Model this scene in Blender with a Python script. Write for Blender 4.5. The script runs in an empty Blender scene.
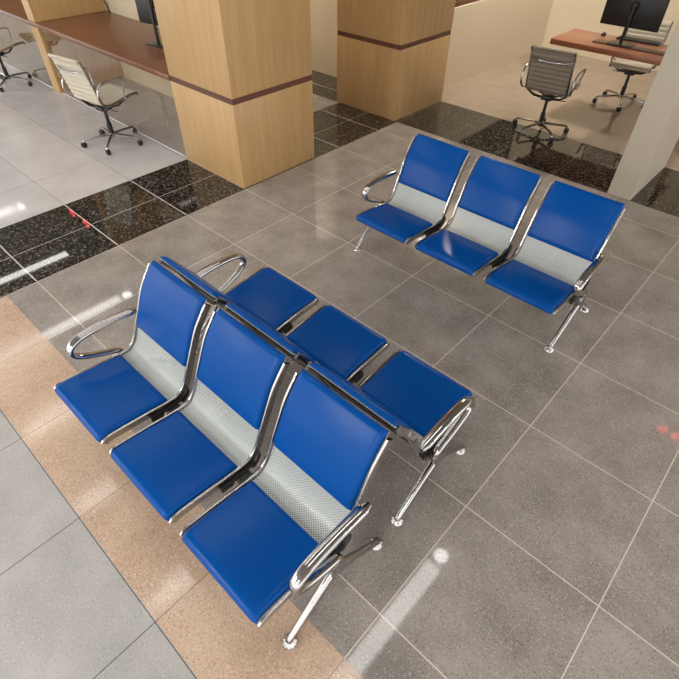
import bpy, bmesh, math, random
from mathutils import Vector, Matrix

# ---------------------------------------------------------------- camera, world, exposure
S = 1.15                 # one modelling unit in metres (floor tiles are 0.6 units)
T = 0.6                  # tile pitch in units
YAW, PITCH, ROLL = -0.742746337, -0.770974795, 0.010516022
FPX = 496.12
CAM = (3.30352993, -2.97502123, 2.06831097)
scene = bpy.context.scene
col = scene.collection
cam_d = bpy.data.cameras.new('camera')
cam = bpy.data.objects.new('camera', cam_d)
col.objects.link(cam)
F = Vector((math.cos(PITCH)*math.sin(YAW), math.cos(PITCH)*math.cos(YAW), math.sin(PITCH)))
R0 = Vector((math.cos(YAW), -math.sin(YAW), 0)); U0 = R0.cross(F)
c_, s_ = math.cos(ROLL), math.sin(ROLL)
R = c_*R0 + s_*U0; U = -s_*R0 + c_*U0
cam.matrix_world = Matrix(((R.x, U.x, -F.x, CAM[0]*S), (R.y, U.y, -F.y, CAM[1]*S), (R.z, U.z, -F.z, CAM[2]*S), (0, 0, 0, 1)))
cam_d.sensor_width = 36.0
cam_d.lens = 36.0*FPX/679.0
cam_d.clip_start = 0.02; cam_d.clip_end = 200
scene.camera = cam

world = bpy.data.worlds.new('hall_daylight'); scene.world = world
world.use_nodes = True
bg = world.node_tree.nodes['Background']
bg.inputs[0].default_value = (1.0, 0.985, 0.965, 1)
bg.inputs[1].default_value = 1.12

LAMP_X = [-11.5, -7.95, -5.1, -2.65, -0.45, 1.80, 4.50, 9.5, 12.0]       # rows of strip lamps, in tiles; last two unseen, added for light
LAMP_END_Y, LAMP_LEN = -0.95, 2.06
REAR_FILL_X = [-9.0, -4.0, 1.0, 6.0]                            # unseen rows added behind the camera for fill, in tiles
CEIL = 2.75
LAMP_STRENGTH, SPOT_STRENGTH, ROOM_STRENGTH = 4.3, 8.0, 108.0
FILL_STRENGTH = 26.0
LAMP_COL = (1.0, 0.975, 0.94); ROOM_COL = (1.0, 0.92, 0.82)

vs = scene.view_settings
scene.display_settings.display_device = 'sRGB'
vs.view_transform = 'Standard'; vs.look = 'None'; vs.gamma = 1.0; vs.use_curve_mapping = False
vs.exposure = 0.97

# ---------------------------------------------------------------- materials
def lin(r, g, b):
    f = lambda v: (v/255/12.92) if v/255 <= .04045 else ((v/255+.055)/1.055)**2.4
    return (f(r), f(g), f(b), 1.0)

class NT:
    def __init__(self, name):
        self.m = bpy.data.materials.new(name); self.m.use_nodes = True
        self.t = self.m.node_tree; self.n = self.t.nodes
        self.p = self.n['Principled BSDF']
        self.out = self.n['Material Output']
    def node(self, kind, **kw):
        n = self.n.new(kind)
        for k, v in kw.items(): setattr(n, k, v)
        return n
    def link(self, a, b): self.t.links.new(a, b)
    def math(self, op, a, b=None, c=None):
        n = self.node('ShaderNodeMath', operation=op)
        for i, v in enumerate((a, b, c)):
            if v is None: continue
            if isinstance(v, (int, float)): n.inputs[i].default_value = v
            else: self.link(v, n.inputs[i])
        return n.outputs[0]
    def mix(self, fac, a, b, mode='MIX'):
        n = self.node('ShaderNodeMix', data_type='RGBA', blend_type=mode)
        for i, v in ((0, fac), (6, a), (7, b)):
            if isinstance(v, (int, float)): n.inputs[i].default_value = v
            elif isinstance(v, tuple): n.inputs[i].default_value = v
            else: self.link(v, n.inputs[i])
        return n.outputs[2]
    def coords(self, scale=(1, 1, 1), offset=(0, 0, 0), src='Object'):
        tc = self.node('ShaderNodeTexCoord')
        mp = self.node('ShaderNodeMapping')
        mp.inputs['Scale'].default_value = scale; mp.inputs['Location'].default_value = offset
        self.link(tc.outputs[src], mp.inputs[0])
        return mp.outputs[0]
    def noise(self, vec, scale, detail=4, rough=.6):
        n = self.node('ShaderNodeTexNoise'); n.inputs['Scale'].default_value = scale
        n.inputs['Detail'].default_value = detail; n.inputs['Roughness'].default_value = rough
        self.link(vec, n.inputs['Vector']); return n.outputs['Fac']
    def ramp(self, fac, stops):
        n = self.node('ShaderNodeValToRGB'); e = n.color_ramp.elements
        while len(e) < len(stops): e.new(.5)
        for i, (p, c) in enumerate(stops):
            e[i].position = p; e[i].color = c if isinstance(c, tuple) else (c, c, c, 1)
        self.link(fac, n.inputs[0]); return n.outputs[0]
    def set(self, **kw):
        for k, v in kw.items():
            i = self.p.inputs[k.replace('_', ' ')]
            if isinstance(v, (int, float, tuple)): i.default_value = v
            else: self.link(v, i)
        return self.m

def simple(name, rgb, rough=.5, metal=0.0, var=.06, **kw):
    t = NT(name); v = t.coords((1/S,)*3)
    n = t.noise(v, 14, 3)
    a = tuple(min(1, x*(1-var)) for x in rgb[:3])+(1,); b = tuple(min(1, x*(1+var)) for x in rgb[:3])+(1,)
    return t.set(Base_Color=t.mix(n, a, b), Roughness=rough, Metallic=metal, **kw)

def tile_joint(t, ox, oy, width, xpitch=1.0):
    """1 on the joints of the tile grid (unit pitch in tile coordinates)"""
    v = t.coords((1/(S*T),)*3, (ox, oy, 0))
    sp = t.node('ShaderNodeSeparateXYZ'); t.link(v, sp.inputs[0])
    dx = t.math('MULTIPLY', t.math('PINGPONG', t.math('DIVIDE', sp.outputs[0], xpitch), .5), xpitch); dy = t.math('PINGPONG', sp.outputs[1], .5)
    return v, sp, t.math('LESS_THAN', t.math('MINIMUM', dx, dy), width), dx, dy

def tile_tone(t, sp):
    cx = t.math('FLOOR', sp.outputs[0]); cy = t.math('FLOOR', sp.outputs[1])
    cb = t.node('ShaderNodeCombineXYZ'); t.link(cx, cb.inputs[0]); t.link(cy, cb.inputs[1])
    w = t.node('ShaderNodeTexWhiteNoise', noise_dimensions='3D'); t.link(cb.outputs[0], w.inputs['Vector'])
    return w.outputs['Value']

def stone(name, dark, light, joint, rough, speck=(.0, .0), ox=0, oy=0, jw=.005, cloud=2.2, ior=1.5, fleck=None, xpitch=1.0):
    t = NT(name)
    v, sp, j, _, _ = tile_joint(t, ox, oy, jw, xpitch)
    big = t.noise(v, cloud, 5, .62); fine = t.noise(v, 75, 3, .75)
    m = t.math('ADD', t.math('MULTIPLY', big, .48), t.math('MULTIPLY', fine, .52))
    tone = t.math('MULTIPLY', t.math('SUBTRACT', tile_tone(t, sp), .5), .07)
    m = t.math('ADD', m, tone)
    base = t.mix(t.ramp(m, [(.37, 0.0), (.63, 1.0)]), dark, light)
    if fleck:
        vor = t.node('ShaderNodeTexVoronoi'); vor.inputs['Scale'].default_value = fleck[0]
        t.link(v, vor.inputs['Vector'])
        sepc = t.node('ShaderNodeSeparateColor'); t.link(vor.outputs['Color'], sepc.inputs[0])
        f = t.math('LESS_THAN', vor.outputs['Distance'], fleck[1])
        on1 = t.math('MULTIPLY', f, t.math('GREATER_THAN', sepc.outputs[0], fleck[2]))
        on2 = t.math('MULTIPLY', f, t.math('LESS_THAN', sepc.outputs[0], 1-fleck[2]))
        base = t.mix(t.math('MULTIPLY', on1, .65), base, fleck[3])
        base = t.mix(t.math('MULTIPLY', on2, .5), base, fleck[4])
    base = t.mix(j, base, joint)
    return t.set(Base_Color=base, Roughness=rough, IOR=ior)

def granite(name):
    t = NT(name)
    v, sp, _, dx, dy = tile_joint(t, 0, 0, .004)
    d2 = t.math('ABSOLUTE', t.math('ADD', sp.outputs[0], .70))
    # the narrow strip has its lengthwise joint off the grid; the wide one only crosswise joints
    narrow = t.math('LESS_THAN', sp.outputs[0], -.02)
    wide = t.math('SUBTRACT', 1.0, narrow)
    ja = t.math('MULTIPLY', narrow, t.math('MAXIMUM', t.math('LESS_THAN', dy, .009), t.math('LESS_THAN', d2, .005)))
    jb = t.math('MULTIPLY', wide, t.math('LESS_THAN', dx, .005))
    vor = t.node('ShaderNodeTexVoronoi'); vor.inputs['Scale'].default_value = 58
    t.link(v, vor.inputs['Vector'])
    sc = t.node('ShaderNodeSeparateColor'); t.link(vor.outputs['Color'], sc.inputs[0])
    n = t.noise(v, 20, 4, .7)
    k = t.math('ADD', t.math('MULTIPLY', sc.outputs[0], .55), t.math('MULTIPLY', n, .45))
    base = t.ramp(k, [(.32, lin(14, 13, 12)), (.52, lin(36, 34, 31)), (.66, lin(72, 68, 61)), (.80, lin(132, 126, 114))])
    base = t.mix(t.math('MULTIPLY', ja, .85), base, lin(205, 200, 192))
    base = t.mix(t.math('MULTIPLY', jb, .7), base, lin(150, 132, 108))
    return t.set(Base_Color=base, Roughness=.03, IOR=1.48)

def wood(name, a, b, rough=.35, axis=2, scale=1.0):
    t = NT(name)
    sc = [9*scale/S]*3; sc[axis] = .55*scale/S
    v = t.coords(tuple(sc))
    w = t.noise(v, 2.2, 6, .65)
    w2 = t.noise(t.coords(tuple(x*4 for x in sc)), 3.0, 3, .7)
    m = t.math('ADD', t.math('MULTIPLY', w, .7), t.math('MULTIPLY', w2, .3))
    return t.set(Base_Color=t.mix(t.ramp(m, [(.3, 0.0), (.7, 1.0)]), a, b), Roughness=rough)

M = {}
M['grey_tile'] = stone('grey_tile', lin(134, 127, 121), lin(178, 170, 163), lin(228, 215, 203), .055, jw=.0036,
                       fleck=(62, .34, .72, lin(196, 188, 180), lin(96, 89, 84)))
M['pale_tile'] = stone('pale_tile', lin(194, 192, 191), lin(213, 211, 210), lin(152, 147, 143), .07, jw=.004, ior=1.5,
                       fleck=(40, .12, .88, lin(215, 209, 202), lin(170, 163, 156)), ox=.41, xpitch=2.0)
M['light_grey_tile'] = stone('light_grey_tile', lin(168, 166, 163), lin(196, 193, 190), lin(80, 74, 68), .14, jw=.0028,
                       fleck=(60, .26, .78, lin(214, 209, 204), lin(138, 133, 129)))
M['beige_tile'] = stone('beige_tile', lin(184, 154, 130), lin(218, 192, 168), lin(120, 92, 74), .12, jw=.0022,
                       fleck=(60, .36, .60, lin(226, 204, 186), lin(158, 126, 106)))
M['room_tile'] = stone('room_tile', lin(156, 140, 123), lin(172, 156, 139), lin(164, 148, 131), .10, jw=.0, ior=1.55)
M['granite'] = granite('granite')
M['maple'] = wood('maple', lin(184, 146, 98), lin(206, 170, 120), .35)
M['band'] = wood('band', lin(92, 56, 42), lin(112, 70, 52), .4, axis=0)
M['walnut'] = wood('walnut', lin(116, 76, 57), lin(136, 92, 70), .28, axis=0, scale=.8)
M['desk_wood'] = wood('desk_wood', lin(142, 88, 62), lin(164, 106, 76), .28, axis=0, scale=.8)
M['cream'] = simple('cream', lin(222, 208, 181), .55, var=.02)
M['column'] = simple('column', lin(196, 186, 168), .45, var=.02)
M['ceiling'] = simple('ceiling', lin(168, 165, 160), .8, var=.02)
M['chrome'] = simple('chrome', (.46, .45, .44), .12, 1.0, var=.02)
M['chrome_soft'] = simple('chrome_soft', (.50, .49, .48), .18, 1.0, var=.03)
M['black_metal'] = simple('black_metal', (.006, .006, .006), .35)
M['black_plastic'] = simple('black_plastic', (.010, .010, .011), .4)
M['screen'] = simple('screen', (.012, .012, .013), .22)
M['cream_leather'] = simple('cream_leather', lin(204, 195, 176), .42, var=.05)
M['taupe_mesh'] = simple('taupe_mesh', lin(138, 126, 112), .6, var=.10)
M['blue_vinyl'] = simple('blue_vinyl', lin(0, 75, 154), .24, var=.05, Specular_IOR_Level=.13)
M['white_key'] = simple('white_key', lin(200, 198, 194), .5)
M['dark_glass'] = simple('dark_glass', (.012, .012, .014), .03)

def perforated():
    t = NT('perforated_steel')
    v = t.coords((1/.0125, 1/.0125, 1), src='UV')
    sp = t.node('ShaderNodeSeparateXYZ'); t.link(v, sp.inputs[0])
    def lattice(o):
        x = t.math('PINGPONG', t.math('ADD', sp.outputs[0], o), .5); y = t.math('PINGPONG', t.math('ADD', sp.outputs[1], o), .5)
        return t.math('SQRT', t.math('ADD', t.math('MULTIPLY', x, x), t.math('MULTIPLY', y, y)))
    hole = t.math('LESS_THAN', t.math('MINIMUM', lattice(0.0), lattice(0.5)), .25)
    t.set(Base_Color=lin(200, 206, 203), Roughness=.38, Metallic=.1)
    t.p.inputs['Alpha'].default_value = 1
    t.link(t.math('SUBTRACT', 1.0, hole), t.p.inputs['Alpha'])
    return t.m
M['perforated'] = perforated()

def tinted_glass():
    t = NT('tinted_glass')
    tr = t.node('ShaderNodeBsdfTransparent'); tr.inputs[0].default_value = (.96, .95, .93, 1)
    gl = t.node('ShaderNodeBsdfGlossy'); gl.inputs['Roughness'].default_value = .02
    fr = t.node('ShaderNodeFresnel'); ge = t.node('ShaderNodeNewGeometry')
    t.link(t.math('ADD', 1.28, t.math('MULTIPLY', ge.outputs['Backfacing'], 1/1.28-1.28)), fr.inputs[0])
    mx = t.node('ShaderNodeMixShader')
    t.link(fr.outputs[0], mx.inputs[0]); t.link(tr.outputs[0], mx.inputs[1]); t.link(gl.outputs[0], mx.inputs[2])
    t.link(mx.outputs[0], t.out.inputs[0])
    return t.m
M['tinted_glass'] = tinted_glass()

def emitter(name, rgb, strength):
    t = NT(name)
    e = t.node('ShaderNodeEmission'); e.inputs[0].default_value = rgb+(1,); e.inputs[1].default_value = strength
    t.link(e.outputs[0], t.out.inputs[0]); return t.m
M['lamp'] = emitter('lamp', LAMP_COL, LAMP_STRENGTH)
M['fill_lamp'] = emitter('fill_lamp', LAMP_COL, FILL_STRENGTH)
M['spot'] = emitter('spot', LAMP_COL, SPOT_STRENGTH)
M['room_lamp'] = emitter('room_lamp', ROOM_COL, ROOM_STRENGTH)
M['pillar_lamp'] = emitter('pillar_lamp', ROOM_COL, .6*ROOM_STRENGTH)
M['red_led'] = emitter('red_led', (1.0, .05, .06), 7.0)

# ---------------------------------------------------------------- mesh helpers (all lengths in units, scaled by S on linking)
def obj(name, bm, mat, parent=None, loc=(0, 0, 0), rotz=0.0, smooth=40, kind=None):
    bmesh.ops.scale(bm, vec=(S, S, S), verts=bm.verts)
    bmesh.ops.recalc_face_normals(bm, faces=bm.faces)
    me = bpy.data.meshes.new(name); bm.to_mesh(me); bm.free()
    mats = mat if isinstance(mat, (list, tuple)) else [mat]
    for k in mats: me.materials.append(M[k])
    if smooth:
        me.shade_smooth(); me.set_sharp_from_angle(angle=math.radians(smooth))
    o = bpy.data.objects.new(name, me); col.objects.link(o)
    o.location = Vector(loc)*S; o.rotation_euler = (0, 0, rotz)
    if parent: o.parent = parent
    if kind: o['kind'] = kind
    return o

def tag(o, label, cat=None, group=None):
    o['label'] = label
    if cat: o['category'] = cat
    if group: o['group'] = group
    return o

def thing(name, label, cat, loc=(0, 0, 0), rotz=0.0, group=None):
    o = bpy.data.objects.new(name, None); col.objects.link(o)
    o.empty_display_size = .1
    o.location = Vector(loc)*S; o.rotation_euler = (0, 0, rotz)
    return tag(o, label, cat, group)

def dup(o, loc, rotz, label, parent=None):
    def cp(src, par):
        n = src.copy(); col.objects.link(n)
        if par: n.parent = par
        for ch in [x for x in src.children]: cp(ch, n)
        return n
    r = cp(o, None)
    r.location = Vector(loc)*S; r.rotation_euler = (0, 0, rotz); r['label'] = label
    return r

def box(bm, a, b, bev=0.0, seg=2):
    a, b = Vector(a), Vector(b)
    vs_ = [bm.verts.new((x, y, z)) for x in (a.x, b.x) for y in (a.y, b.y) for z in (a.z, b.z)]
    f = [(0, 1, 3, 2), (4, 6, 7, 5), (0, 4, 5, 1), (2, 3, 7, 6), (0, 2, 6, 4), (1, 5, 7, 3)]
    fs = [bm.faces.new([vs_[i] for i in q]) for q in f]
    bmesh.ops.recalc_face_normals(bm, faces=fs)
    if bev:
        es = list({e for q in fs for e in q.edges})
        bmesh.ops.bevel(bm, geom=es, offset=bev, segments=seg, profile=.5, affect='EDGES')
    return bm

def B(a, b, bev=0.0, seg=2): return box(bmesh.new(), a, b, bev, seg)

def spline(pts, n=8):
    P = [Vector(p) for p in pts]; P = [P[0]*2-P[1]]+P+[P[-1]*2-P[-2]]
    out = []
    for i in range(1, len(P)-2):
        for k in range(n):
            t = k/n; a, b, c, d = P[i-1], P[i], P[i+1], P[i+2]
            out.append(.5*((2*b)+(c-a)*t+(2*a-5*b+4*c-d)*t*t+(3*b-a-3*c+d)*t**3))
    out.append(P[-2].copy()); return out

def tube(bm, path, r, side=None, n=12, power=2.0, caps=True):
    """sweep a (super)ellipse along a path; r = (half width along side, half thickness) or a list of them"""
    path = [Vector(p) for p in path]; m = len(path); rings = []
    for i, p in enumerate(path):
        tg = (path[min(i+1, m-1)]-path[max(i-1, 0)]).normalized()
        if side is not None: s = Vector(side); s = (s-tg*s.dot(tg)).normalized()
        else:
            ref = Vector((0, 0, 1)) if abs(tg.z) < .9 else Vector((1, 0, 0)); s = tg.cross(ref).normalized()
        nn = s.cross(tg).normalized()
        a, b = (r[i] if isinstance(r, list) else r)
        ring = []
        for k in range(n):
            th = 2*math.pi*(k+.5)/n; c, q = math.cos(th), math.sin(th)
            ring.append(bm.verts.new(p+s*(a*math.copysign(abs(c)**(2/power), c))+nn*(b*math.copysign(abs(q)**(2/power), q))))
        rings.append(ring)
    for i in range(m-1):
        for k in range(n):
            bm.faces.new((rings[i][k], rings[i][(k+1) % n], rings[i+1][(k+1) % n], rings[i+1][k]))
    if caps:
        bm.faces.new(list(reversed(rings[0]))); bm.faces.new(rings[-1])
    return bm

def lathe(bm, prof, c=(0, 0, 0), n=20, axis=2):
    c = Vector(c); rings = []
    for r, z in prof:
        ring = []
        for k in range(n):
            th = 2*math.pi*k/n; x, y = r*math.cos(th), r*math.sin(th)
            v = (x, y, z) if axis == 2 else ((z, x, y) if axis == 0 else (x, z, y))
            ring.append(bm.verts.new(c+Vector(v)))
        rings.append(ring)
    for i in range(len(rings)-1):
        for k in range(n): bm.faces.new((rings[i][k], rings[i][(k+1) % n], rings[i+1][(k+1) % n], rings[i+1][k]))
    bm.faces.new(list(reversed(rings[0]))); bm.faces.new(rings[-1])
    return bm

def sheet(top, bot, uv=None):
    """closed skin between two grids of points top[i][j], bot[i][j]"""
    bm = bmesh.new(); ni, nj = len(top), len(top[0])
    A = [[bm.verts.new(p) for p in row] for row in top]; Bt = [[bm.verts.new(p) for p in row] for row in bot]
    lay = bm.loops.layers.uv.new('UVMap') if uv else None
    idx = {}
    if uv:
        for i in range(ni):
            for j in range(nj): idx[A[i][j]] = uv[i][j]; idx[Bt[i][j]] = uv[i][j]
    def f(*v):
        q = bm.faces.new(v)
        if uv:
            for l in q.loops: l[lay].uv = idx[l.vert]
    for i in range(ni-1):
        for j in range(nj-1):
            f(A[i][j], A[i+1][j], A[i+1][j+1], A[i][j+1]); f(Bt[i][j], Bt[i][j+1], Bt[i+1][j+1], Bt[i+1][j])
    for i in range(ni-1):
        f(A[i][0], Bt[i][0], Bt[i+1][0], A[i+1][0]); f(A[i][-1], A[i+1][-1], Bt[i+1][-1], Bt[i][-1])
    for j in range(nj-1):
        f(A[0][j], A[0][j+1], Bt[0][j+1], Bt[0][j]); f(A[-1][j], Bt[-1][j], Bt[-1][j+1], A[-1][j+1])
    return bm

def resample(path, n):
    d = [0.0]
    for a, b in zip(path, path[1:]): d.append(d[-1]+(b-a).length)
    out = []; k = 0
    for i in range(n):
        s = d[-1]*i/(n-1)
        while k < len(d)-2 and d[k+1] < s: k += 1
        t = (s-d[k])/max(1e-9, d[k+1]-d[k]); out.append(path[k].lerp(path[k+1], min(1, max(0, t))))
    return out, d[-1]

def normals2d(path):
    """normals in the y-z plane, on the sitter's side"""
    out = []
    for i in range(len(path)):
        t = (path[min(i+1, len(path)-1)]-path[max(i-1, 0)]).normalized(); out.append(Vector((0, t.z, -t.y)))
    return out

# ---------------------------------------------------------------- structure
def quad(bm, x0, x1, y0, y1, mi=0, z=0.0):
    f = bm.faces.new([bm.verts.new(p) for p in ((x0, y0, z), (x1, y0, z), (x1, y1, z), (x0, y1, z))]); f.material_index = mi

bm = bmesh.new(); X0, X1, YB, YF = -14.0, 8.2, -9.2, 6.4     # floor, regions in units
g0, g1 = -1.445*T, 0.0
k0, k1 = 2.53*T, 4.0*T
quad(bm, g1, X1, -4.335*T, k0, 0)                   # grey tiles
quad(bm, X0, g0, .43*T, k0, 0)                      # grey tiles behind the pillars
quad(bm, X0, g0, YB, .43*T, 1)                      # pale polished tiles
quad(bm, g1, X1, YB, -4.992*T, 2)                   # light grey tiles
quad(bm, g1, X1, -4.992*T, -4.335*T, 3)             # beige strip
quad(bm, g0, g1, YB, k0, 4)                         # granite strip
quad(bm, X0, X1, k0, k1, 4)                         # granite strip across
quad(bm, X0, X1, k1, YF, 5)                         # office floor
fl = obj('floor', bm, ['grey_tile', 'pale_tile', 'light_grey_tile', 'beige_tile', 'granite', 'room_tile'], kind='structure', smooth=0)
for f_ in fl.data.polygons:
    if f_.normal.z < 0: f_.flip()
obj('ceiling', B((X0, YB, CEIL), (X1, YF, CEIL+.1)), 'ceiling', kind='structure', smooth=0)
WX = -.272
obj('wall_left', B((WX-.14, k1, 0), (WX, 5.43, .85)), 'cream', kind='structure', smooth=0)
w = obj('window_1', B((WX-.11, k1+.02, .895), (WX-.08, 5.43, 1.9)), 'dark_glass', kind='structure', smooth=0)
obj('window_sill', B((WX-.18, k1, .85), (WX-.02, 5.43, .895), .006), 'band', parent=w)
obj('trim_1', B((WX-.14, k1, 1.9), (WX, 5.43, CEIL)), 'cream', kind='structure', smooth=0)
obj('wall_back', B((WX-.14, 5.43, 0), (X1, 5.57, CEIL)), 'cream', kind='structure', smooth=0)
obj('wall_far', B((X0, 3.63*T, 0), (WX-.14, 3.63*T+.12, CEIL)), 'cream', kind='structure', smooth=0)
obj('column', B((2.305, k0, 0), (2.50, 4.01*T, CEIL), .004), 'column', kind='structure', smooth=0)

def pillar(name, x0, x1, y0, y1):
    p = obj(name, B((x0+.01, y0+.01, 0), (x1-.01, y1-.01, CEIL)), 'band', kind='structure', smooth=0)
    obj('lower_panel', B((x0, y0, 0), (x1, y1, .689), .003), 'maple', parent=p)
    obj('dark_band', B((x0+.004, y0+.004, .689), (x1-.004, y1-.004, .734)), 'band', parent=p)
    obj('upper_panel', B((x0, y0, .734), (x1, y1, CEIL), .003), 'maple', parent=p)
    return p
pillar('pillar', -1.45*T, -.015, -1.005*T, .43*T)
pillar('pillar.001', -1.51*T, -.035, 2.53*T, 4.02*T)

# reception niche: divider walls, rear wall, worktop, glass below it
d = obj('partition', B((-3.665, -.60, 0), (-3.485, .25, .689), .003), 'maple', kind='structure', smooth=0)
obj('partition.002', B((-3.665, -.60, .735), (-3.485, .25, CEIL), .003), 'maple', kind='structure', smooth=0)
obj('partition.001', B((-6.45, -.60, 0), (-6.27, .25, CEIL), .003), 'maple', kind='structure', smooth=0)
obj('wall_niche', B((-6.5, .25, 0), (-1.45*T, .31, CEIL)), 'cream', kind='structure', smooth=0)
wt = obj('worktop', B((-6.27, -.612, .689), (-1.45*T-.002, .248, .734), .004), 'walnut')
tag(wt, 'long brown wooden worktop running between the pale divider and the front pillar', 'counter')
for i, (xa, xb, lb) in enumerate(((-3.484, -1.45*T-.002, 'tinted glass panel under the worktop beside the front wooden pillar'),
                                  (-6.268, -3.667, 'tinted glass panel under the worktop beyond the pale wooden divider'))):
    g = obj('glass_panel', B((xa, -.580, 0.0), (xb, -.574, .688)), 'tinted_glass', smooth=0)
    tag(g, lb, 'glass panel', 'glass panels under the reception worktop')

# ---------------------------------------------------------------- lamps of the hall
for i, lx in enumerate(LAMP_X):
    x = lx*T
    t = thing('strip_light', 'long white strip lamp recessed in the hall ceiling, reflected in the floor tiles or added out of view', 'ceiling light', (x, 0, CEIL), 0, 'strip lamps in the hall ceiling')
    obj('housing', B((-.10, LAMP_END_Y-LAMP_LEN, -.02), (.10, LAMP_END_Y, 0)), 'ceiling', t, smooth=0)
    obj('diffuser', B((-.075, LAMP_END_Y-LAMP_LEN+.01, -.026), (.075, LAMP_END_Y-.01, -.0201)), 'lamp', t, smooth=0)
    if lx in (-7.95, 9.5, 12.0): continue
    t = thing('downlight', 'round bright downlight at the end of a strip lamp, reflected in the floor', 'ceiling light', (x, LAMP_END_Y+.105, CEIL), 0, 'downlights in the hall ceiling')
    obj('ring', lathe(bmesh.new(), [(.085, 0), (.085, -.012), (.07, -.012)]), 'chrome_soft', t)
    obj('bulb', lathe(bmesh.new(), [(.07, -.0125), (.068, -.016), (.03, -.018)]), 'spot', t)
for lx in REAR_FILL_X:  # added lamps, out of view, brighten the hall from behind
    t = thing('strip_light', 'wide white strip lamp added unseen behind the viewer for fill light', 'ceiling light', (lx*T, 0, CEIL), 0, 'added fill lamps behind the viewer')
    obj('housing', B((-.16, -8.6, -.02), (.16, -5.7, 0)), 'ceiling', t, smooth=0)
    obj('diffuser', B((-.14, -8.58, -.026), (.14, -5.72, -.0201)), 'fill_lamp', t, smooth=0)
for lx, ly in ((11.0, -.6), (11.0, 1.0)):  # added lamps, out of view, brighten the rear pillar and far bench
    t = thing('strip_light', 'narrow white strip lamp added unseen off to the right for fill light', 'ceiling light', (lx*T, ly, CEIL), 0, 'added fill lamps off to the right')
    obj('housing', B((-.07, 0, -.02), (.07, 1.2, 0)), 'ceiling', t, smooth=0)
    obj('diffuser', B((-.05, .02, -.026), (.05, 1.18, -.0201)), 'fill_lamp', t, smooth=0)
for lx_, ly_ in ((-4.0, .86), (-2.2, 1.2), (-2.2, 1.75)):  # first one mirrors in the floor; hidden other two added to light the wall
    t = thing('downlight', 'round warm downlight over the reception pillars, one mirrored in the floor, two added unseen', 'ceiling light', (lx_, ly_, CEIL), 0, 'downlights over the pillars')
    obj('ring', lathe(bmesh.new(), [(.13, 0), (.13, -.012), (.11, -.012)]), 'chrome_soft', t)
    obj('bulb', lathe(bmesh.new(), [(.11, -.0125), (.108, -.016), (.05, -.018)]), 'pillar_lamp', t)
for x, y in ((.10, 3.60),):
    t = thing('panel_light', 'narrow warm panel lamp in the office ceiling', 'ceiling light', (x, y, CEIL), 0, 'panel lamps in the office ceiling')
    obj('frame', B((-.13, -.23, -.02), (.13, .23, 0)), 'ceiling', t, smooth=0)
    obj('diffuser', B((-.11, -.21, -.026), (.11, .21, -.0201)), 'room_lamp', t, smooth=0)

# ---------------------------------------------------------------- waiting bench
PROF = spline([(0, .318, .300), (0, .302, .312), (0, .24, .309), (0, .12, .297), (0, .03, .286), (0, -.03, .286), (0, -.068, .301), (0, -.100, .342),
               (0, -.126, .40), (0, -.168, .49), (0, -.210, .578), (0, -.246, .632), (0, -.301, .701)], 8)
PATH, LEN = resample(PROF, 97)
NORM = normals2d(PATH)

def at_s(s):
    k = s*96; i = min(95, int(k)); f = k-i
    return PATH[i].lerp(PATH[i+1], f), NORM[i].lerp(NORM[i+1], f).normalized()

def find_s(pred):
    for i, p in enumerate(PATH):
        if pred(p): return i/96
SEAT_END = find_s(lambda p: p.y < .005)
BACK_START = find_s(lambda p: p.y < -.08 and p.z > .402)

def pad(s0, s1, halfw, thick, rim, ext0=0.0, ext1=0.0, bulge=0.0):
    ns, nx = 34, 30; L = (s1-s0)*LEN+ext0+ext1
    us = [.5-.5*math.cos(math.pi*i/ns) for i in range(ns+1)]; xs = [-math.cos(math.pi*j/nx) for j in range(nx+1)]
    top, bot = [], []
    for u in us:
        dl = u*L-ext0; s = s0+dl/LEN; sc = min(1, max(0, s)); p, n = at_s(sc)
        tg = (at_s(min(1, sc+.01))[0]-at_s(max(0, sc-.01))[0]).normalized()
        p = p+tg*(s-sc)*LEN; rt, rb = [], []
        for q in xs:
            x = q*halfw
            e1 = min(1, (halfw-abs(x))/rim); e2 = min(1, min(u*L, L-u*L)/rim)
            f = math.sqrt(max(0, 1-(1-e1)**2))*math.sqrt(max(0, 1-(1-e2)**2))
            h = thick*f*(1+bulge*math.sin(math.pi*u)*(1-q*q))
            rt.append(Vector((x, 0, 0))+p+n*(.0035+h)); rb.append(Vector((x, 0, 0))+p+n*.0030)
        top.append(rt); bot.append(rb)
    return sheet(top, bot)

def loop_arm(x):
    pth = spline([(x, -.165, .462), (x, -.11, .470), (x, -.02, .478), (x, .08, .478), (x, .150, .466), (x, .188, .437), (x, .186, .398), (x, .140, .360),
                  (x, .06, .322), (x, -.01, .290), (x, -.030, .245)], 7)
    n = len(pth); rr = []
    for i in range(n):
        u = i/(n-1); k = min(1, u/.06); e = max(0, (u-.55)/.45)
        rr.append((.014+.010*k-.008*e, .011+.004*k-.003*e))
    return tube(bmesh.new(), pth, rr, (1, 0, 0), 14)

def leg_pair(x):
    bm = bmesh.new()
    for sgn in (1, -1):
        pth = spline([(x, sgn*-.012, .232), (x, sgn*.03, .205), (x, sgn*.09, .157), (x, sgn*.17, .090), (x, sgn*.228, .042), (x, sgn*.246, .026)], 5)
        n = len(pth); tube(bm, pth, [(.019-.006*i/(n-1), .018-.006*i/(n-1)) for i in range(n)], (1, 0, 0), 14, 2.0)
    box(bm, (x-.018, -.034, .205), (x+.018, .034, .268), .006)
    return bm

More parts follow.
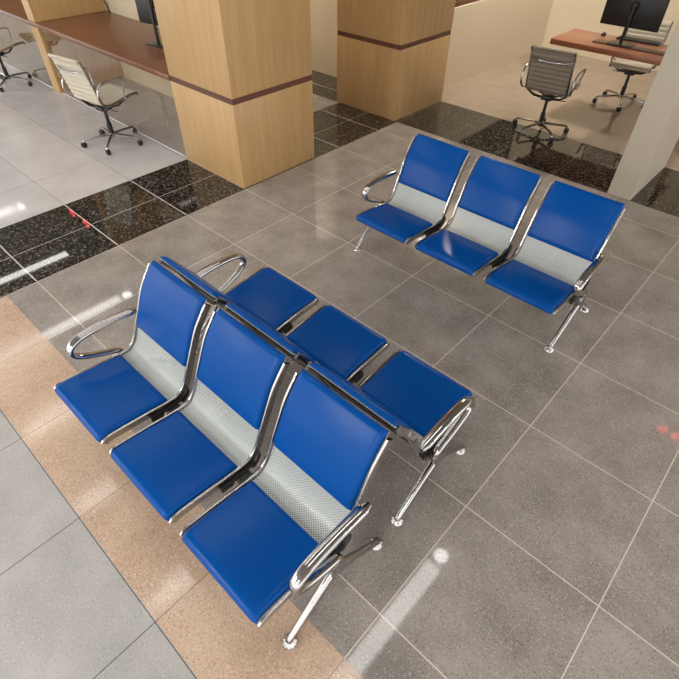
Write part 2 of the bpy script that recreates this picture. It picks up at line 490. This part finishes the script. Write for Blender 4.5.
def make_bench(label, loc, rotz):
    b = thing('waiting_bench', label, 'bench', loc, rotz, 'three-seat waiting benches')
    bm = B((-.745, -.028, .218), (.745, .028, .268), .004)
    beam = tag(obj('beam', bm, 'black_metal', b), 'black square steel beam under the seats')
    for ci in (-.502, 0, .502):
        nx = 2; half = .207
        top, bot, uv = [], [], []
        for i, p in enumerate(PATH):
            n = NORM[i]; xs = (-half, -half/3, half/3, half)
            top.append([Vector((x, 0, 0))+p+n*.003 for x in xs]); bot.append([Vector((x, 0, 0))+p-n*.003 for x in xs])
            uv.append([(x, LEN*i/96) for x in xs])
        seat = tag(obj('seat', sheet(top, bot, uv), 'perforated', b, (ci, 0, 0)), 'curved perforated pale steel seat shell')
        tag(obj('seat_pad', pad(0, SEAT_END, .205, .022, .020, ext0=.006, bulge=.15), 'blue_vinyl', seat, smooth=60), 'blue vinyl seat pad')
        tag(obj('back_pad', pad(BACK_START, 1, .205, .020, .020, ext1=.006, bulge=.25), 'blue_vinyl', seat, smooth=60), 'blue vinyl back pad')
        i0 = int(BACK_START*96); seg = list(zip(PATH, NORM))[i0:95]
        cov = sheet([[Vector((x, 0, 0))+p-n*.0035 for x in (-.2, .2)] for p, n in seg], [[Vector((x, 0, 0))+p-n*.011 for x in (-.2, .2)] for p, n in seg])
        tag(obj('gap_shade', cov, 'black_plastic', seat), 'black sheet added behind the backrest for the shade between the benches')  # black sheet added so the shaded gap between backs reads dark
        for sx in (-1, 1):
            rail = [Vector((sx*.2165, 0, 0))+p-n*.004 for p, n in zip(PATH[:-2:2], NORM[:-2:2])]
            obj('side_rail', tube(bmesh.new(), rail, (.0068, .0185), (1, 0, 0), 16, 4.0), 'chrome', seat)
            br = bmesh.new()
            q = [(pp.y, pp.z) for pp in PATH if -.098 < pp.y < .112 and pp.z < .36]
            up = [Vector((0, y, z-.010)) for y, z in q]
            lo = [Vector((0, y, min(z-.014, .2685) if abs(y) < .05 else z-.040)) for y, z in q]
            x0, x1 = sx*.2235, sx*.2365
            br = sheet([[v+Vector((x0, 0, 0)) for v in up], [v+Vector((x1, 0, 0)) for v in up]], [[v+Vector((x0, 0, 0)) for v in lo], [v+Vector((x1, 0, 0)) for v in lo]])
            obj('mounting_bracket', br, 'black_metal', seat, smooth=0)
    for sx in (-1, 1):
        x = sx*.752
        obj('armrest', loop_arm(x), 'chrome', b)
        lg = obj('leg_frame', leg_pair(x), 'chrome', b)
        for sy in (1, -1):
            bm = lathe(bmesh.new(), [(.026, 0), (.029, .004), (.027, .010), (.018, .018), (.012, .024), (.010, .034)], (x, sy*.246, 0), 22)
            for k in range(11):
                a = 2*math.pi*k/11
                tube(bm, [(x+math.cos(a)*.013, sy*.246+math.sin(a)*.013, .0225), (x+math.cos(a)*.027, sy*.246+math.sin(a)*.027, .0105)], (.0025, .002), None, 6)
            obj('foot_glide', bm, 'chrome', lg)
    return b
BX = 2.066
make_bench('blue three-seat bench in front, nearest, facing the beige floor strip', (BX, -2.452, 0), math.pi)
b0 = [o for o in col.objects if o.name == 'waiting_bench'][0]
dup(b0, (BX, -1.818, 0), 0, 'blue three-seat bench behind the nearest one, back to back with it')
dup(b0, (BX, -.378, 0), math.pi, 'blue three-seat bench standing alone by the cream column and granite strip')

# ---------------------------------------------------------------- office chairs
def make_chair(label, loc, rotz, cover, base_rot, colour_word):
    ch = thing('office_chair', label, 'office chair', loc, rotz, 'ribbed office chairs')
    ch.scale = (1, 1, 1.035)
    prof = spline([(0, .258, .412), (0, .242, .430), (0, .17, .428), (0, .08, .416), (0, -.01, .404), (0, -.08, .402), (0, -.128, .425),
                   (0, -.150, .49), (0, -.172, .58), (0, -.198, .68), (0, -.222, .770), (0, -.232, .784), (0, -.246, .774)], 10)
    pth, L = resample(prof, 181); nn = normals2d(pth)
    top, bot = [], []
    for i, (p, n) in enumerate(zip(pth, nn)):
        s = L*i/180; rib = abs(math.sin(math.pi*s/.043))**.45
        row = [-.198, -.195, -.1, 0, .1, .195, .198]
        h = [.0, 1, 1, 1, 1, 1, .0]
        top.append([Vector((x, 0, 0))+p+n*(.001+.013*rib*k) for x, k in zip(row, h)])
        bot.append([Vector((x, 0, 0))+p-n*(.001+.010*rib*k) for x, k in zip(row, h)])
    tag(obj('ribbed_seat', sheet(top, bot), cover, ch, smooth=50), colour_word)
    for sx in (-1, 1):
        rail = [Vector((sx*.206, 0, 0))+p for p in pth[::4]]
        fr = obj('side_frame', tube(bmesh.new(), rail, (.007, .011), (1, 0, 0), 10, 3), 'chrome', ch)
        x = sx*.222
        arm = spline([(x, -.085, .408), (x+sx*.018, -.150, .425), (x+sx*.03, -.185, .49), (x+sx*.03, -.165, .57), (x+sx*.03, -.105, .605), (x+sx*.03, .0, .612),
                      (x+sx*.03, .085, .608), (x+sx*.022, .112, .58), (x+sx*.008, .110, .50), (x, .10, .418)], 6)
        obj('armrest', tube(bmesh.new(), arm, (.0095, .006), (1, 0, 0), 10), 'chrome', ch)
    bm = bmesh.new()
    bar = spline([(-.206, -.205, .705), (-.12, -.232, .690), (0, -.238, .686), (.12, -.232, .690), (.206, -.205, .705)], 6)
    tube(bm, bar, (.006, .008), (0, 1, 0), 8)
    obj('back_stretcher', bm, 'chrome', ch)
    bm = B((-.055, -.06, .312), (.055, .06, .352), .012)
    for sx in (-1, 1):
        tube(bm, [(sx*.04, -.03, .332), (sx*.13, -.06, .345), (sx*.204, -.08, .398)], (.016, .010), (0, 1, 0), 8)
        tube(bm, [(sx*.04, .03, .332), (sx*.13, .075, .352), (sx*.204, .10, .412)], (.014, .009), (0, 1, 0), 8)
    mech = obj('tilt_mechanism', bm, 'black_plastic', ch)
    obj('lever', tube(bmesh.new(), [(.05, .0, .328), (.13, .01, .320), (.18, .01, .324)], (.005, .004), None, 8), 'black_plastic', mech)
    obj('gas_column', lathe(bmesh.new(), [(.024, .09), (.024, .19), (.016, .192), (.016, .314)], n=16), 'black_plastic', ch)
    obj('hub', lathe(bmesh.new(), [(.030, .062), (.036, .070), (.036, .092), (.026, .102)], n=18), 'chrome', ch)
    for k in range(5):
        a = base_rot-rotz+k*2*math.pi/5; dx, dy = math.cos(a), math.sin(a); sd = (-dy, dx, 0)
        pp = spline([(dx*.025, dy*.025, .086), (dx*.12, dy*.12, .082), (dx*.24, dy*.24, .072), (dx*.272, dy*.272, .064), (dx*.281, dy*.281, .048)], 4)
        n = len(pp)
        lg = obj('base_leg', tube(bmesh.new(), pp, [(.016-.006*i/(n-1), .012-.004*i/(n-1)) for i in range(n)], sd, 10, 2.6), 'chrome', ch)
        bm = bmesh.new()
        # twin-wheel castor, trailing off the leg end
        rnd = a+.7
        ax = Vector((-math.sin(rnd), math.cos(rnd), 0)); c0 = Vector((dx*.281, dy*.281, .0255))
        for sgn in (-1, 1):
            path = [c0+ax*(sgn*.004), c0+ax*(sgn*.005), c0+ax*(sgn*.015), c0+ax*(sgn*.0175)]
            tube(bm, path, [(.022, .022), (.0255, .0255), (.0255, .0255), (.020, .020)], (0, 0, 1), 16)
        tube(bm, [c0, c0+Vector((0, 0, .026))], (.007, .007), None, 8)
        obj('castor', bm, 'black_plastic', lg)
    return ch
R_ = math.radians
c1 = make_chair('cream ribbed office chair at the worktop, between the pale divider and the front pillar', (-1.70, -.885, 0), R_(9.4), 'cream_leather', R_(32), 'cream ribbed leather seat and back')
dup(c1, (-4.245, -.885, 0), R_(9.4), 'second cream ribbed office chair, at the worktop on the far side of the pale divider')
make_chair('taupe ribbed office chair on the granite strip, its back to the benches', (1.235, 2.36, 0), R_(6), 'taupe_mesh', R_(35), 'taupe ribbed mesh seat and back')
make_chair('cream ribbed office chair tucked behind the far desk, facing the benches', (1.53, 3.80, 0), R_(190), 'cream_leather', R_(-70), 'cream ribbed leather seat and back')

# ---------------------------------------------------------------- office desk and what stands on it
dk = thing('desk', 'dark reddish brown wooden desk in the office behind the cream column', 'desk', (0, 0, 0))
obj('desk_top', B((.842, 2.995, .648), (2.45, 3.60, .70), .004), 'desk_wood', dk)
obj('end_panel', B((2.33, 3.06, 0), (2.40, 3.55, .648), .003), 'desk_wood', dk)

def monitor(label, loc, rotz, w, h, zc, lean=.0):
    m = thing('monitor', label, 'monitor', loc, rotz, 'flat black monitors')
    obj('screen_housing', B((-w/2, -.012, zc-h/2), (w/2, .012, zc+h/2), .005), 'black_plastic', m)
    obj('screen', B((-w/2+.008, .0121, zc-h/2+.012), (w/2-.008, .0135, zc+h/2-.008)), 'screen', m, smooth=0)
    bm = tube(bmesh.new(), [(0, -.050, .006), (0, -.050, zc+.04)], (.017, .012), (1, 0, 0), 12, 3)
    box(bm, (-.03, -.05, zc-.02), (.03, -.012, zc+.04), .004)
    st = obj('stand', bm, 'black_metal', m)
    bm = bmesh.new()
    for x, z in ((-.028, -.085), (.028, -.085), (-.028, .075), (.028, .075)): lathe(bm, [(.007, -.0125), (.006, -.0155)], (x, 0, zc+z), 10, axis=1)
    obj('mounting_screw', bm, 'chrome_soft', m)
    obj('base', B((-.125, -.115, 0), (.125, .045, .008), .003), 'black_metal', m)
    return m
monitor('large black monitor on the office desk, seen from behind', (1.492, 3.263, .7125), 0, .575, .36, .323)
monitor('black monitor on the reception worktop beside the front pillar', (-1.745, -.10, .734), R_(8), .54, .34, .325)

kb = thing('keyboard', 'black keyboard lying on the office desk behind the monitor', 'keyboard', (1.565, 3.565-.03, .70), R_(4))
obj('case', B((-.215, -.065, 0), (.215, .065, .012), .004), 'black_plastic', kb)
bm = bmesh.new()
for r in range(5):
    for c in range(14):
        box(bm, (-.203+c*.029, -.056+r*.0225, .012), (-.203+c*.029+.025, -.056+r*.0225+.019, .017))
ks = obj('keys', bm, 'black_plastic', kb, smooth=0); ks['kind'] = 'stuff'
ms = thing('mouse', 'small black computer mouse with a pale wheel on the office desk', 'mouse', (1.197, 3.52, .70), R_(10))
top, bot = [], []
for i in range(11):
    u = -1+2*i/10; rt, rb = [], []
    for j in range(9):
        v = -1+2*j/8; wd = .026*math.sqrt(max(0.02, 1-abs(u)**3))
        rt.append((v*wd, u*.045, .003+.026*math.sqrt(max(0, 1-u*u*.95))*math.sqrt(max(0, 1-v*v*.9)))); rb.append((v*wd, u*.045, 0))
    top.append(rt); bot.append(rb)
obj('shell', sheet(top, bot), 'black_plastic', ms, smooth=60)
obj('wheel', lathe(bmesh.new(), [(.008, -.006), (.010, -.004), (.010, .004), (.008, .006)], (0, .022, .024), 14, axis=0), 'white_key', ms)

# hanging number displays, seen as red reflections in the floor
def display(label, loc, gap, w, h):
    d = thing('number_display', label, 'display', loc, 0, 'red number displays over the hall')
    wd = gap+w*2.2
    obj('case', B((-wd/2, -.02, -h*.9), (wd/2, .04, h*.9), .006), 'black_plastic', d)
    for sx in (-1, 1):
        r1, r2 = [], []
        bm = bmesh.new(); n = 20
        for k in range(n):
            a = 2*math.pi*k/n; cx, cy = math.cos(a), math.sin(a)
            r1.append(bm.verts.new((sx*gap/2+cx*w/2, -.0205, cy*h/2))); r2.append(bm.verts.new((sx*gap/2+cx*w*.22, -.0205, cy*h*.26)))
        for k in range(n): bm.faces.new((r1[k], r1[(k+1) % n], r2[(k+1) % n], r2[k]))
        tag(obj('lit_digit', bm, 'red_led', d, smooth=0), 'glowing red digit')
    top = CEIL-loc[2]
    for sx in (-1, 1): obj('hanging_rod', tube(bmesh.new(), [(sx*wd*.3, .01, h*.9), (sx*wd*.3, .01, top)], (.006, .006), None, 8), 'black_metal', d)
display('red number display hanging above the reception worktop, reflected in the granite strip', (-4.39, -.66, 2.03), .46, .20, .11)
display('red number display hanging near the cream column, reflected in the grey tiles', (3.76, 1.47, 2.06), .125, .08, .09)

bd = obj('monitor_shadow', B((1.225, 3.150, .7005), (1.935, 3.285, .712), .003), 'band')  # dark slab stands in for the monitor shadow on the desk
tag(bd, 'thin dark brown slab standing in for the shadow of the large monitor on the desk', 'painted shadow')

# small hinged clip
cl = thing('wall_bracket', 'small dark metal bracket on the divider above the worktop', 'bracket', (-3.40, .235, .80))
obj('arm', tube(bmesh.new(), [(0, 0, -.066), (.0, -.01, .0), (-.03, -.02, .07)], (.012, .006), (1, 0, 0), 10), 'black_metal', cl)
obj('clamp', B((-.03, -.02, .06), (.02, .015, .10), .005), 'chrome_soft', cl)
